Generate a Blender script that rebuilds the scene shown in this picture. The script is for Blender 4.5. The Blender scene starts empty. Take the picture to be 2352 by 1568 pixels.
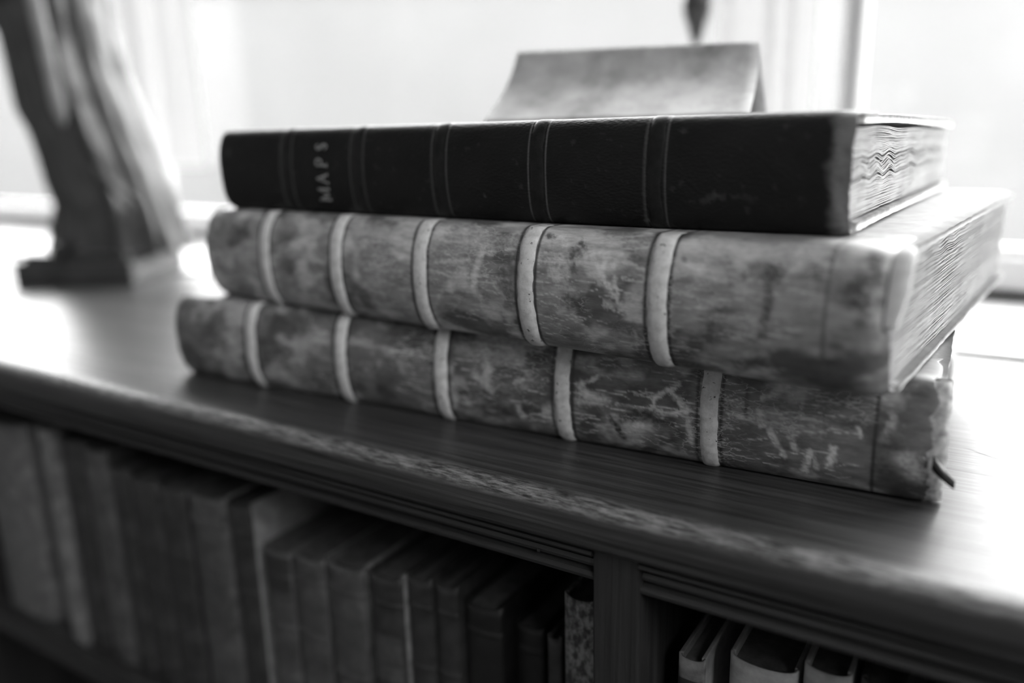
import bpy, bmesh, math, random
import numpy as np
from mathutils import Matrix, Vector

# ------------------------------------------------------------------ camera
SC = bpy.context.scene
COL = SC.collection
IW, IH = 2352, 1568
F_PX, YAW, PITCH, ROLL = 1881.1, 0.5646, 0.2498, -0.0247
EYE = np.array([0.0229, -0.3135, 0.1668])
FW = np.array([-math.sin(YAW) * math.cos(PITCH), math.cos(YAW) * math.cos(PITCH), -math.sin(PITCH)])
_r0 = np.array([math.cos(YAW), math.sin(YAW), 0.0])
_u0 = np.cross(_r0, FW)
RT = math.cos(ROLL) * _r0 + math.sin(ROLL) * _u0
UP = -math.sin(ROLL) * _r0 + math.cos(ROLL) * _u0

cam_data = bpy.data.cameras.new('camera')
cam = bpy.data.objects.new('camera', cam_data)
COL.objects.link(cam)
M4 = Matrix.Identity(4)
for k in range(3):
    M4[k][0], M4[k][1], M4[k][2], M4[k][3] = RT[k], UP[k], -FW[k], EYE[k]
cam.matrix_world = M4
cam_data.sensor_width = 36.0
cam_data.lens = F_PX * 36.0 / IW
cam_data.clip_start = 0.01
cam_data.dof.use_dof = True
cam_data.dof.focus_distance = 0.405
cam_data.dof.aperture_fstop = 2.0
SC.camera = cam

def hit(px, py, axis, val):
    """a photograph pixel gives a direction; the plane axis=val gives its distance"""
    d = FW + RT * (px - IW / 2) / F_PX - UP * (py - IH / 2) / F_PX
    return EYE + d * (val - EYE[axis]) / d[axis]

def project(P):
    d = np.asarray(P, float) - EYE
    w = d @ FW
    return IW / 2 + F_PX * (d @ RT) / w, IH / 2 - F_PX * (d @ UP) / w

# ------------------------------------------------------------------ light
SC.view_settings.view_transform = 'Standard'
SC.view_settings.look = 'None'
SC.view_settings.gamma = 1.0
SC.view_settings.use_curve_mapping = False
SC.view_settings.exposure = 3.9
world = bpy.data.worlds.new('overcast_sky')
SC.world = world
world.use_nodes = True
bg = world.node_tree.nodes.get('Background')
bg.inputs['Color'].default_value = (1, 1, 1, 1)
bg.inputs['Strength'].default_value = 1.0
SC.cycles.use_denoising = True
SC.cycles.max_bounces = 10
SC.cycles.diffuse_bounces = 6

def portal(name, loc, rot, sx, sy):
    l = bpy.data.lights.new(name, 'AREA')
    l.shape = 'RECTANGLE'
    l.size, l.size_y = sx, sy
    l.cycles.is_portal = True
    o = bpy.data.objects.new(name, l)
    o.location = loc
    o.rotation_euler = rot
    COL.objects.link(o)

# opening of the big window in front of the camera and of the one on the right hand side
WX0, WX1, WZ0, WZ1 = -3.7, 1.3, 0.0, 1.75
WY = 0.58
RY0, RY1, RZ0, RZ1 = -1.9, -0.4, 0.95, 2.35
RX = 1.55
portal('window_daylight', ((WX0 + WX1) / 2, WY + 0.16, (WZ0 + WZ1) / 2), (math.radians(-90), 0, 0), WX1 - WX0, WZ1 - WZ0)
portal('side_window_daylight', (RX + 0.14, (RY0 + RY1) / 2, (RZ0 + RZ1) / 2), (math.radians(90), 0, math.radians(90)), RY1 - RY0, RZ1 - RZ0)

rng = np.random.default_rng(7)
random.seed(7)

# ------------------------------------------------------------------ materials
def new_mat(name, rough=0.6, grey=0.5):
    m = bpy.data.materials.new(name)
    m.use_nodes = True
    nt = m.node_tree
    b = nt.nodes['Principled BSDF']
    b.inputs['Roughness'].default_value = rough
    b.inputs['Base Color'].default_value = (grey, grey, grey, 1)
    return m, nt, b

def N(nt, typ, **kw):
    n = nt.nodes.new(typ)
    for k, v in kw.items():
        setattr(n, k, v)
    return n

def coords(nt, scale=(1, 1, 1), rot=(0, 0, 0), kind='Object'):
    t = N(nt, 'ShaderNodeTexCoord')
    mp = N(nt, 'ShaderNodeMapping')
    mp.inputs['Scale'].default_value = scale
    mp.inputs['Rotation'].default_value = rot
    nt.links.new(t.outputs[kind], mp.inputs['Vector'])
    return mp.outputs['Vector']

def noise(nt, vec, scale, detail=4, rough=0.6, dist=0.0):
    n = N(nt, 'ShaderNodeTexNoise')
    n.inputs['Scale'].default_value = scale
    n.inputs['Detail'].default_value = detail
    n.inputs['Roughness'].default_value = rough
    n.inputs['Distortion'].default_value = dist
    nt.links.new(vec, n.inputs['Vector'])
    return n.outputs['Fac']

def ramp(nt, fac, stops):
    r = N(nt, 'ShaderNodeValToRGB')
    while len(r.color_ramp.elements) < len(stops):
        r.color_ramp.elements.new(0.5)
    for e, (p, g) in zip(r.color_ramp.elements, stops):
        e.position = p
        e.color = (g, g, g, 1)
    nt.links.new(fac, r.inputs['Fac'])
    return r.outputs['Color']

def mix(nt, fac, a, b, mode='MIX'):
    m = N(nt, 'ShaderNodeMix', data_type='RGBA', blend_type=mode)
    if isinstance(fac, (int, float)):
        m.inputs[0].default_value = fac
    else:
        nt.links.new(fac, m.inputs[0])
    for sock, v in ((m.inputs[6], a), (m.inputs[7], b)):
        if isinstance(v, (int, float)):
            sock.default_value = (v, v, v, 1)
        else:
            nt.links.new(v, sock)
    return m.outputs[2]

def bump(nt, b, height, strength=0.3, dist=0.001):
    n = N(nt, 'ShaderNodeBump')
    n.inputs['Strength'].default_value = strength
    n.inputs['Distance'].default_value = dist
    nt.links.new(height, n.inputs['Height'])
    nt.links.new(n.outputs['Normal'], b.inputs['Normal'])

def mat_mottle(name, lo, hi, scale=40, rough=0.6, stretch=(1, 1, 1), bstr=0.2, p0=0.35, p1=0.7, spec=0.5):
    m, nt, b = new_mat(name, rough)
    v = coords(nt, stretch)
    f = noise(nt, v, scale, 6, 0.65)
    c = ramp(nt, f, [(p0, lo), (p1, hi)])
    nt.links.new(c, b.inputs['Base Color'])
    b.inputs['Specular IOR Level'].default_value = spec
    if bstr:
        bump(nt, b, noise(nt, v, scale * 4, 4), bstr, 0.0006)
    return m

def mat_wood(name, lo, hi, grain=(5, 260, 260), rough=0.35, worn=False, rot=(0, 0, 0)):
    m, nt, b = new_mat(name, rough)
    v = coords(nt, grain, rot)
    g1 = noise(nt, v, 1.0, 8, 0.7, 0.6)
    v2 = coords(nt, tuple(s * 0.18 for s in grain), rot)
    g2 = noise(nt, v2, 1.0, 4, 0.5, 1.5)
    c = ramp(nt, g1, [(0.32, lo), (0.68, hi)])
    c2 = ramp(nt, g2, [(0.3, 0.62), (0.7, 1.15)])
    c = mix(nt, 1.0, c, c2, 'MULTIPLY')
    if worn:
        # rubbed front arris: bare paler wood in streaks along the edge
        tc = N(nt, 'ShaderNodeTexCoord')
        sp = N(nt, 'ShaderNodeSeparateXYZ')
        nt.links.new(tc.outputs['Object'], sp.inputs[0])
        mr = N(nt, 'ShaderNodeMapRange')
        mr.inputs['From Min'].default_value = 0.0085
        mr.inputs['From Max'].default_value = 0.002
        nt.links.new(sp.outputs['Y'], mr.inputs['Value'])
        mz = N(nt, 'ShaderNodeMapRange')
        mz.inputs['From Min'].default_value = -0.007
        mz.inputs['From Max'].default_value = -0.003
        nt.links.new(sp.outputs['Z'], mz.inputs['Value'])
        mm = N(nt, 'ShaderNodeMath', operation='MULTIPLY')
        nt.links.new(mr.outputs[0], mm.inputs[0])
        nt.links.new(mz.outputs[0], mm.inputs[1])
        st = ramp(nt, noise(nt, coords(nt, (75, 520, 520)), 1.0, 6, 0.75), [(0.42, 0.0), (0.60, 1.0)])
        m2 = N(nt, 'ShaderNodeMath', operation='MULTIPLY')
        nt.links.new(mm.outputs[0], m2.inputs[0])
        nt.links.new(st, m2.inputs[1])
        c = mix(nt, m2.outputs[0], c, 0.26)
    nt.links.new(c, b.inputs['Base Color'])
    rr = ramp(nt, g1, [(0.3, min(1, rough + 0.12)), (0.7, max(0, rough - 0.06))])
    nt.links.new(rr, b.inputs['Roughness'])
    bump(nt, b, g1, 0.35, 0.0004)
    return m

def mat_leather(name, rough=0.42, cracks=True, grainy=False, crack_grey=0.58):
    """colour comes from the per-vertex tone of the spine, fine crazing from nodes"""
    m, nt, b = new_mat(name, rough)
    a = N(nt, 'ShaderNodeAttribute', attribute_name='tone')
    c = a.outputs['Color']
    if cracks:
        v = coords(nt, (95, 300, 300))
        n = N(nt, 'ShaderNodeTexNoise')
        n.inputs['Scale'].default_value = 1.3
        n.inputs['Detail'].default_value = 5
        nt.links.new(v, n.inputs['Vector'])
        add = N(nt, 'ShaderNodeVectorMath', operation='MULTIPLY_ADD')
        nt.links.new(n.outputs['Color'], add.inputs[0])
        add.inputs[1].default_value = (1.6, 1.6, 1.6)
        nt.links.new(v, add.inputs[2])
        vo = N(nt, 'ShaderNodeTexVoronoi', feature='DISTANCE_TO_EDGE')
        vo.inputs['Scale'].default_value = 1.0
        nt.links.new(add.outputs[0], vo.inputs['Vector'])
        ln = ramp(nt, vo.outputs['Distance'], [(0.0, 1.0), (0.06, 0.0)])
        msk = ramp(nt, noise(nt, coords(nt, (1, 1, 1)), 26, 3), [(0.48, 0.0), (0.62, 0.75)])
        f = mix(nt, 1.0, ln, msk, 'MULTIPLY')
        lt = mix(nt, 0.75, c, crack_grey)
        c = mix(nt, f, c, lt)
        fl = ramp(nt, noise(nt, coords(nt, (60, 260, 260)), 1.0, 7, 0.7), [(0.3, 0.62), (0.7, 1.4)])
        c = mix(nt, 1.0, c, fl, 'MULTIPLY')
        bump(nt, b, noise(nt, coords(nt, (1, 1, 1)), 420, 5), 0.25, 0.0004)
    if grainy:
        vo = N(nt, 'ShaderNodeTexVoronoi')
        nt.links.new(coords(nt, (420, 800, 800), (0, 0.5, 0)), vo.inputs['Vector'])
        vo.inputs['Scale'].default_value = 1.0
        bump(nt, b, vo.outputs['Distance'], 0.5, 0.0004)
    nt.links.new(c, b.inputs['Base Color'])
    return m

def mat_plain(name, g, rough=0.6, var=0.12, scale=30, metallic=0.0):
    m, nt, b = new_mat(name, rough, g)
    f = noise(nt, coords(nt), scale, 4)
    nt.links.new(ramp(nt, f, [(0.3, g * (1 - var)), (0.7, min(1, g * (1 + var)))]), b.inputs['Base Color'])
    b.inputs['Metallic'].default_value = metallic
    return m

WOOD_TOP = mat_wood('oak_top', 0.012, 0.090, (7, 420, 420), 0.31, worn=True)
WOOD_RAIL = mat_wood('oak_rail', 0.016, 0.05, (6, 300, 300), 0.34)
WOOD_POST = mat_wood('oak_post', 0.016, 0.045, (260, 260, 7), 0.40)
WOOD_DARK = mat_wood('oak_inside', 0.012, 0.03, (200, 200, 6), 0.55)
WALL = mat_plain('painted_plaster', 0.22, 0.85, 0.04, 6)
CEIL = mat_plain('ceiling_paint', 0.80, 0.9, 0.03, 4)
FLOOR = mat_wood('floor_boards', 0.04, 0.09, (3, 60, 60), 0.45)
WHITE = mat_plain('white_gloss_paint', 0.65, 0.35, 0.03, 20)
PAPER = mat_mottle('page_paper', 0.28, 0.38, 60, 0.85, (1, 1, 1), 0.0)
PAPER2 = mat_mottle('page_paper_bright', 0.30, 0.40, 50, 0.85, (1, 1, 1), 0.0)
BOARD = mat_mottle('cover_paper', 0.20, 0.30, 70, 0.8, (1, 1, 1), 0.15)
VELLUM = mat_mottle('worn_vellum', 0.26, 0.52, 120, 0.5, (1, 1, 1), 0.25)
BANDM = mat_mottle('rubbed_band', 0.42, 0.66, 260, 0.45, (1, 1, 1), 0.2, 0.25, 0.6)
_nt = BANDM.node_tree
_b = _nt.nodes['Principled BSDF']
_src = _b.inputs['Base Color'].links[0].from_socket
_spk = ramp(_nt, noise(_nt, coords(_nt, (1, 1, 1)), 330, 3, 0.6), [(0.30, 1.0), (0.345, 0.0)])
_nt.links.new(mix(_nt, _spk, _src, 0.03), _b.inputs['Base Color'])
BANDD = mat_mottle('black_band', 0.006, 0.016, 200, 0.45, (1, 1, 1), 0.3, spec=0.25)
LEATHER = mat_leather('calf_leather')
BLACKL = mat_leather('black_leather', 0.50, cracks=False, grainy=True)
BLACKL.node_tree.nodes['Principled BSDF'].inputs['Specular IOR Level'].default_value = 0.25
GILT = mat_mottle('faded_gilt', 0.16, 0.34, 300, 0.5, (1, 1, 1), 0.0)
TORN = mat_mottle('torn_edge', 0.22, 0.6, 300, 0.8, (1, 1, 1), 0.4)
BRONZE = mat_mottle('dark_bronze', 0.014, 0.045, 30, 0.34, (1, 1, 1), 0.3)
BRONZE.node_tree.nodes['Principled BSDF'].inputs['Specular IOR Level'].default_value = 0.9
BRONZE_SHEEN = mat_mottle('sheen_bronze', 0.22, 0.40, 30, 0.36, (1, 1, 1), 0.2)  # lighter bronze, window sheen put into its colour
CARD = mat_mottle('parchment_card', 0.13, 0.36, 26, 0.7, (1, 1, 1), 0.05, 0.32, 0.62)
PULLM = mat_plain('dark_turned_wood', 0.03, 0.3, 0.2, 60)
VIEW_WALL = mat_mottle('added_view_wall', 0.106, 0.124, 0.7, 0.9, (1, 1, 1), 0.0)  # surface of the added wall that dims the view outside
LAWN = mat_plain('lawn', 0.12, 0.9, 0.3, 3)

def mat_glass():
    m = bpy.data.materials.new('window_glass')
    m.use_nodes = True
    nt = m.node_tree
    nt.nodes.remove(nt.nodes['Principled BSDF'])
    out = nt.nodes['Material Output']
    tr = N(nt, 'ShaderNodeBsdfTransparent')
    tr.inputs['Color'].default_value = (0.97, 0.97, 0.97, 1)
    gl = N(nt, 'ShaderNodeBsdfGlossy')
    gl.inputs['Roughness'].default_value = 0.02
    fr = N(nt, 'ShaderNodeLayerWeight')
    fr.inputs['Blend'].default_value = 0.5
    pw = N(nt, 'ShaderNodeMath', operation='POWER')
    pw.inputs[1].default_value = 5.0
    nt.links.new(fr.outputs['Facing'], pw.inputs[0])
    ma = N(nt, 'ShaderNodeMath', operation='MULTIPLY_ADD')
    ma.inputs[1].default_value = 0.9
    ma.inputs[2].default_value = 0.035
    nt.links.new(pw.outputs[0], ma.inputs[0])
    mx = N(nt, 'ShaderNodeMixShader')
    nt.links.new(ma.outputs[0], mx.inputs[0])
    nt.links.new(tr.outputs[0], mx.inputs[1])
    nt.links.new(gl.outputs[0], mx.inputs[2])
    nt.links.new(mx.outputs[0], out.inputs['Surface'])
    return m
GLASS = mat_glass()

def mat_net():
    m = bpy.data.materials.new('white_net')
    m.use_nodes = True
    nt = m.node_tree
    nt.nodes.remove(nt.nodes['Principled BSDF'])
    out = nt.nodes['Material Output']
    df = N(nt, 'ShaderNodeBsdfDiffuse')
    tl = N(nt, 'ShaderNodeBsdfTranslucent')
    tp = N(nt, 'ShaderNodeBsdfTransparent')
    wv = coords(nt, (900, 900, 900))
    c = ramp(nt, noise(nt, wv, 1.0, 2), [(0.3, 0.62), (0.7, 0.74)])
    nt.links.new(c, df.inputs['Color'])
    nt.links.new(c, tl.inputs['Color'])
    m1 = N(nt, 'ShaderNodeMixShader')
    m1.inputs[0].default_value = 0.07
    nt.links.new(df.outputs[0], m1.inputs[1])
    nt.links.new(tl.outputs[0], m1.inputs[2])
    m2 = N(nt, 'ShaderNodeMixShader')
    m2.inputs[0].default_value = 0.28
    nt.links.new(m1.outputs[0], m2.inputs[1])
    nt.links.new(tp.outputs[0], m2.inputs[2])
    nt.links.new(m2.outputs[0], out.inputs['Surface'])
    return m
NET = mat_net()

# ------------------------------------------------------------------ mesh helpers
def link(name, me, mat, parent=None, smooth=True):
    o = bpy.data.objects.new(name, me)
    COL.objects.link(o)
    if mat:
        me.materials.append(mat)
    if parent:
        o.parent = parent
    if smooth:
        me.polygons.foreach_set('use_smooth', np.ones(len(me.polygons), dtype=bool))
    return o

def mesh_vf(name, v, f, mat, parent=None, smooth=False):
    me = bpy.data.meshes.new(name)
    me.from_pydata([tuple(map(float, p)) for p in v], [], [tuple(map(int, q)) for q in f])
    me.update()
    return link(name, me, mat, parent, smooth)

def grid_faces(n, m, close_m=False, off=0):
    i = np.arange(n - 1)[:, None]
    j = np.arange(m if close_m else m - 1)[None, :]
    j2 = (j + 1) % m
    a = i * m + j
    b = i * m + j2
    c = (i + 1) * m + j2
    d = (i + 1) * m + j
    return np.stack([a + 0 * b, b, c, d + 0 * c], -1).reshape(-1, 4) + off

def mesh_np(name, v, f, mat, parent=None, smooth=True, tone=None):
    v = np.asarray(v, np.float32).reshape(-1, 3)
    f = np.asarray(f, np.int32)
    me = bpy.data.meshes.new(name)
    me.vertices.add(len(v))
    me.vertices.foreach_set('co', v.ravel())
    me.loops.add(f.size)
    me.loops.foreach_set('vertex_index', f.ravel())
    me.polygons.add(len(f))
    me.polygons.foreach_set('loop_start', np.arange(0, f.size, 4, dtype=np.int32))
    me.polygons.foreach_set('loop_total', np.full(len(f), 4, np.int32))
    me.update(calc_edges=True)
    me.validate()
    if tone is not None:
        at = me.attributes.new('tone', 'FLOAT_COLOR', 'POINT')
        c = np.ones((len(v), 4), np.float32)
        c[:, :3] = np.asarray(tone, np.float32).reshape(-1, 1)
        at.data.foreach_set('color', c.ravel())
    return link(name, me, mat, parent, smooth)

def box_bm(x0, x1, y0, y1, z0, z1, bev=0.0, seg=2, cuts=None):
    bm = bmesh.new()
    vs = [bm.verts.new((x, y, z)) for x in (x0, x1) for y in (y0, y1) for z in (z0, z1)]
    for q in ((0, 1, 3, 2), (4, 6, 7, 5), (0, 4, 5, 1), (2, 3, 7, 6), (0, 2, 6, 4), (1, 5, 7, 3)):
        bm.faces.new([vs[k] for k in q])
    bmesh.ops.recalc_face_normals(bm, faces=bm.faces)
    if bev:
        bmesh.ops.bevel(bm, geom=list(bm.edges), offset=bev, segments=seg, profile=0.5, affect='EDGES')
    return bm

def bm_obj(name, bm, mat, parent=None, smooth=False):
    me = bpy.data.meshes.new(name)
    bm.to_mesh(me)
    bm.free()
    return link(name, me, mat, parent, smooth)

def box(name, x0, x1, y0, y1, z0, z1, mat, parent=None, bev=0.0, seg=2):
    return bm_obj(name, box_bm(x0, x1, y0, y1, z0, z1, bev, seg), mat, parent)

def boxes(name, lst, mat, parent=None):
    bm = bmesh.new()
    for (x0, x1, y0, y1, z0, z1) in lst:
        b2 = box_bm(x0, x1, y0, y1, z0, z1)
        me = bpy.data.meshes.new('tmp')
        b2.to_mesh(me)
        b2.free()
        bm.from_mesh(me)
        bpy.data.meshes.remove(me)
    return bm_obj(name, bm, mat, parent)

def extrude_x(name, prof, x0, x1, mat, parent=None, smooth=False):
    """closed profile in (y, z) drawn from x0 to x1"""
    n = len(prof)
    v = [(x0, y, z) for y, z in prof] + [(x1, y, z) for y, z in prof]
    f = [(k, (k + 1) % n, n + (k + 1) % n, n + k) for k in range(n)]
    f += [tuple(range(n - 1, -1, -1)), tuple(range(n, 2 * n))]
    bm = bmesh.new()
    vs = [bm.verts.new(p) for p in v]
    for q in f:
        bm.faces.new([vs[k] for k in q])
    bmesh.ops.recalc_face_normals(bm, faces=bm.faces)
    return bm_obj(name, bm, mat, parent, smooth)

def empty(name, loc, rz=0.0):
    o = bpy.data.objects.new(name, None)
    o.empty_display_size = 0.02
    o.location = loc
    o.rotation_euler = (0, 0, rz)
    COL.objects.link(o)
    return o

def tag(o, label=None, cat=None, group=None, kind=None):
    if label:
        o['label'] = label
    if cat:
        o['category'] = cat
    if group:
        o['group'] = group
    if kind:
        o['kind'] = kind
    return o

def struct(o):
    o['kind'] = 'structure'
    return o

_TAB = rng.random((256, 256))
def vnoise(u, v, octs=4, seed=0):
    out = np.zeros(np.broadcast(u, v).shape)
    amp, tot = 1.0, 0.0
    for k in range(octs):
        uu = u * 2 ** k + 17.3 * (k + 1) + seed * 31.7
        vv = v * 2 ** k + 9.1 * (k + 1) + seed * 12.9
        iu, iv = np.floor(uu).astype(int), np.floor(vv).astype(int)
        fu, fv = uu - iu, vv - iv
        fu, fv = fu * fu * (3 - 2 * fu), fv * fv * (3 - 2 * fv)
        g = lambda a, b: _TAB[a % 256, b % 256]
        val = (g(iu, iv) * (1 - fu) + g(iu + 1, iv) * fu) * (1 - fv) + (g(iu, iv + 1) * (1 - fu) + g(iu + 1, iv + 1) * fu) * fv
        out += amp * val
        tot += amp
        amp *= 0.55
    return out / tot

# ------------------------------------------------------------------ the room
FZ, CZ = -0.82, 2.55
LX, FY = -4.3, -3.2
WT = 0.30
WYB = WY + 0.30
struct(box('floor', LX, RX, FY, WYB, FZ - 0.1, FZ, FLOOR))
struct(box('ceiling', LX - WT, RX + WT, FY - WT, WYB, CZ, CZ + 0.1, CEIL))
SILLY = 0.371
wb = boxes('wall_back', [
    (LX - WT, RX + WT, SILLY, WYB, FZ, -0.022),
    (LX - WT, RX + WT, WY + 0.02, WYB, WZ1, CZ),
    (LX - WT, WX0, WY - 0.1, WYB, -0.022, WZ1),
    (WX1, RX + WT, WY - 0.1, WYB, -0.022, WZ1)], WALL)
struct(wb)
struct(box('wall_left', LX - WT, LX, FY, WYB, FZ, CZ, WALL))
struct(box('wall_front', LX - WT, RX + WT, FY - WT, FY, FZ, CZ, WALL))
struct(boxes('wall_right', [
    (RX, RX + WT, FY, RY0, FZ, CZ), (RX, RX + WT, RY1, WYB, FZ, CZ),
    (RX, RX + WT, RY0, RY1, FZ, RZ0), (RX, RX + WT, RY0, RY1, RZ1, CZ)], WALL))

# big window above the sill
BARM = mat_plain('grey_bar_paint', 0.40, 0.85, 0.05, 20)
BARM.node_tree.nodes['Principled BSDF'].inputs['Specular IOR Level'].default_value = 0.15
w1 = struct(empty('window_1', ((WX0 + WX1) / 2, WY, 0)))
def wchild(o):
    o.parent = w1
    o.matrix_parent_inverse = Matrix.Translation(w1.location).inverted()
    return o
wchild(box('window_sill', LX + 0.02, RX - 0.02, SILLY, WY + 0.05, -0.022, 0.0, WHITE, bev=0.003))
wchild(box('bottom_rail', WX0, WX1, WY, WY + 0.05, 0.010, 0.042, WHITE, bev=0.004))
wchild(box('dark_strip', WX0, WX1, WY + 0.012, WY + 0.04, 0.0, 0.010, WOOD_DARK))  # dark strip filling the gap under the bottom rail
wchild(box('glazing_bead', WX0, WX1, WY + 0.010, WY + 0.035, 0.042, 0.050, WHITE, bev=0.003))
wchild(box('top_rail', WX0, WX1, WY, WY + 0.05, WZ1 - 0.08, WZ1, WHITE, bev=0.004))
BARX0 = hit(1945, 100, 1, WY)[0]
BARX1 = hit(1975, 100, 1, WY)[0]
xb = (BARX0 + BARX1) / 2
bars = [xb - 2.26, xb - 1.13, xb, xb + 1.0]
for k, x in enumerate(bars):
    wchild(box('glazing_bar', x - 0.0085, x + 0.0085, WY - 0.004, WY + 0.036, 0.042, WZ1 - 0.08, BARM, bev=0.003))
edges = [WX0] + bars + [WX1]
for a, b_ in zip(edges[:-1], edges[1:]):
    wchild(box('pane', a, b_, WY + 0.020, WY + 0.024, 0.042, WZ1 - 0.08, GLASS))

w2 = struct(empty('window_2', (RX, (RY0 + RY1) / 2, RZ0)))
for nm, args, mt in (
        ('window_frame', [(RX + 0.05, RX + 0.10, RY0, RY0 + 0.06, RZ0, RZ1), (RX + 0.05, RX + 0.10, RY1 - 0.06, RY1, RZ0, RZ1),
                          (RX + 0.05, RX + 0.10, RY0, RY1, RZ0, RZ0 + 0.06), (RX + 0.05, RX + 0.10, RY0, RY1, RZ1 - 0.06, RZ1),
                          (RX + 0.05, RX + 0.10, (RY0 + RY1) / 2 - 0.02, (RY0 + RY1) / 2 + 0.02, RZ0, RZ1)], WHITE),
        ('pane', [(RX + 0.07, RX + 0.074, RY0, RY1, RZ0, RZ1)], GLASS)):
    o = boxes(nm, args, mt)
    o.parent = w2
    o.matrix_parent_inverse = Matrix.Translation(w2.location).inverted()

# outside: lawn, and an added wall that keeps the bright view near-white
struct(box('ground_outside', -30, 30, -12, 30, -1.3, -1.2, LAWN))
wo = struct(boxes('wall_added_view', [(-12, 9, 0, 0.3, -1.2, 1.42), (-12, 9, -0.05, 0.35, 1.42, 1.47)], VIEW_WALL))
wo.location = (EYE[0] - 7.4 * math.sin(YAW), EYE[1] + 7.4 * math.cos(YAW), 0)
wo.rotation_euler = (0, 0, YAW)

# ------------------------------------------------------------------ bookcase
BX0, BX1, BD = -1.95, 1.05, 0.348
case = empty('bookcase', (0, 0, FZ))
tag(case, 'long low oak bookcase with moulded front edge and open shelves below the window', 'bookcase')
def cchild(o):
    o.parent = case
    o.matrix_parent_inverse = Matrix.Translation(case.location).inverted()
    return o
NT = 0.0245
prof = [(BD, 0.0)]
for k in range(9):                       # rounded upper front arris
    a = math.radians(90 + k * 90 / 8)
    prof.append((0.0085 + 0.0125 * math.cos(a), -0.0075 + 0.0075 * math.sin(a)))
prof += [(-0.0042, -0.012), (-0.0038, -0.017)]
for k in range(7):
    a = math.radians(180 + k * 90 / 6)
    prof.append((0.0015 + 0.0045 * math.cos(a), -0.020 + 0.0045 * math.sin(a)))
prof += [(BD, -NT)]
top = cchild(extrude_x('top_board', prof, BX0, BX1, WOOD_TOP))
me = top.data
me.polygons.foreach_set('use_smooth', np.ones(len(me.polygons), dtype=bool))
me.set_sharp_from_angle(angle=math.radians(50))

# stepped head rail between the posts
MZ = -0.0445
hp = [(0.030, -NT), (0.0060, -NT), (0.0060, -0.0255), (0.0022, -0.0268), (0.0014, -0.0280), (0.0022, -0.0292), (0.0050, -0.0300), (0.0105, -0.0304),
      (0.0110, -0.0318), (0.0070, -0.0330), (0.0062, -0.0350), (0.0066, -0.0366), (0.0105, -0.0374), (0.0108, -0.0386),
      (0.0062, -0.0396), (0.0044, -0.0410), (0.0048, -0.0428), (0.0075, MZ), (0.030, MZ)]
P0, P1 = -0.1354, -0.1114
posts = [(-0.93, -0.906), (P0, P1), (0.66, 0.684)]
ends = [(BX0 + 0.02, BX0 + 0.045), (BX1 - 0.045, BX1 - 0.02)]
allp = [ends[0]] + posts + [ends[1]]
SHZ = -0.268
for (a, b_) in allp:
    cchild(box('front_post', a, b_, 0.0035, 0.030, FZ + 0.07, -NT, WOOD_POST, bev=0.0012))
    cchild(box('divider', a + 0.001, b_ - 0.001, 0.030, BD - 0.012, FZ + 0.07, -NT, WOOD_POST))
for (a, b_) in zip(allp[:-1], allp[1:]):
    o = cchild(extrude_x('head_moulding', hp, a[1], b_[0], WOOD_RAIL))
    cchild(box('shelf_board', a[1], b_[0], 0.012, BD - 0.012, SHZ - 0.020, SHZ, WOOD_RAIL, bev=0.001))
    cchild(box('shelf_board', a[1], b_[0], 0.012, BD - 0.012, FZ + 0.07, FZ + 0.09, WOOD_RAIL))
cchild(box('back_panel', BX0 + 0.02, BX1 - 0.02, BD - 0.012, BD, FZ, -NT, WOOD_DARK))
cchild(box('plinth', BX0 + 0.02, BX1 - 0.02, 0.012, BD - 0.012, FZ, FZ + 0.07, WOOD_RAIL))

# a long scratch on the top and a nail hole in the moulding
sa, sb = hit(2212, 1027, 2, 0.0), hit(2312, 1061, 2, 0.0)
sv = []
for k in range(13):
    t = k / 12
    p = sa + (sb - sa) * t
    w = 0.00022 * math.sin(math.pi * (0.06 + 0.88 * t))
    wob = 0.0003 * math.sin(t * 9)
    sv += [(p[0], p[1] + wob - w, 0.00012), (p[0], p[1] + wob + w, 0.00012)]
cchild(mesh_np('scratch', sv, grid_faces(13, 2), WOOD_DARK))
nh_ = hit(1238, 1262, 1, 0.0062)
cchild(bm_obj('nail_hole', box_bm(nh_[0] - 0.0009, nh_[0] + 0.0009, 0.0052, 0.0064, nh_[2] - 0.0009, nh_[2] + 0.0009, 0.0004, 2), WOOD_DARK))

# ------------------------------------------------------------------ the folios
T1, T2, T3 = 0.0522, 0.0620, 0.0584
def section(T, b, n, power=0.82, strip=0.034):
    """spine cross-section in (y, z): strip on the upper board, round back, short strip below"""
    pts = [(strip - strip * k / 5, T) for k in range(5)]
    for k in range(n):
        a = math.radians(90 - 180 * k / (n - 1))
        c = max(0.0, math.cos(a)) ** power
        pts.append((-b * c, T / 2 + T / 2 * math.sin(a)))
    pts += [(strip * k / 3 * 0.5, 0.0) for k in range(1, 4)]
    return np.array(pts)

def spine_grid(L, T, b, nu, n, power=0.82, strip=0.034, warp=None):
    s = section(T, b, n, power, strip)
    x = np.linspace(-L, 0, nu)
    V = np.zeros((nu, len(s), 3))
    V[:, :, 0] = x[:, None]
    V[:, :, 1] = s[None, :, 0]
    V[:, :, 2] = s[None, :, 1]
    t = np.gradient(s, axis=0)
    nrm = np.stack([t[:, 1], -t[:, 0]], -1)
    nrm /= np.linalg.norm(nrm, axis=1)[:, None]
    arc = np.concatenate([[0], np.cumsum(np.linalg.norm(np.diff(s, axis=0), axis=1))])
    return V, s, nrm, arc

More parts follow.
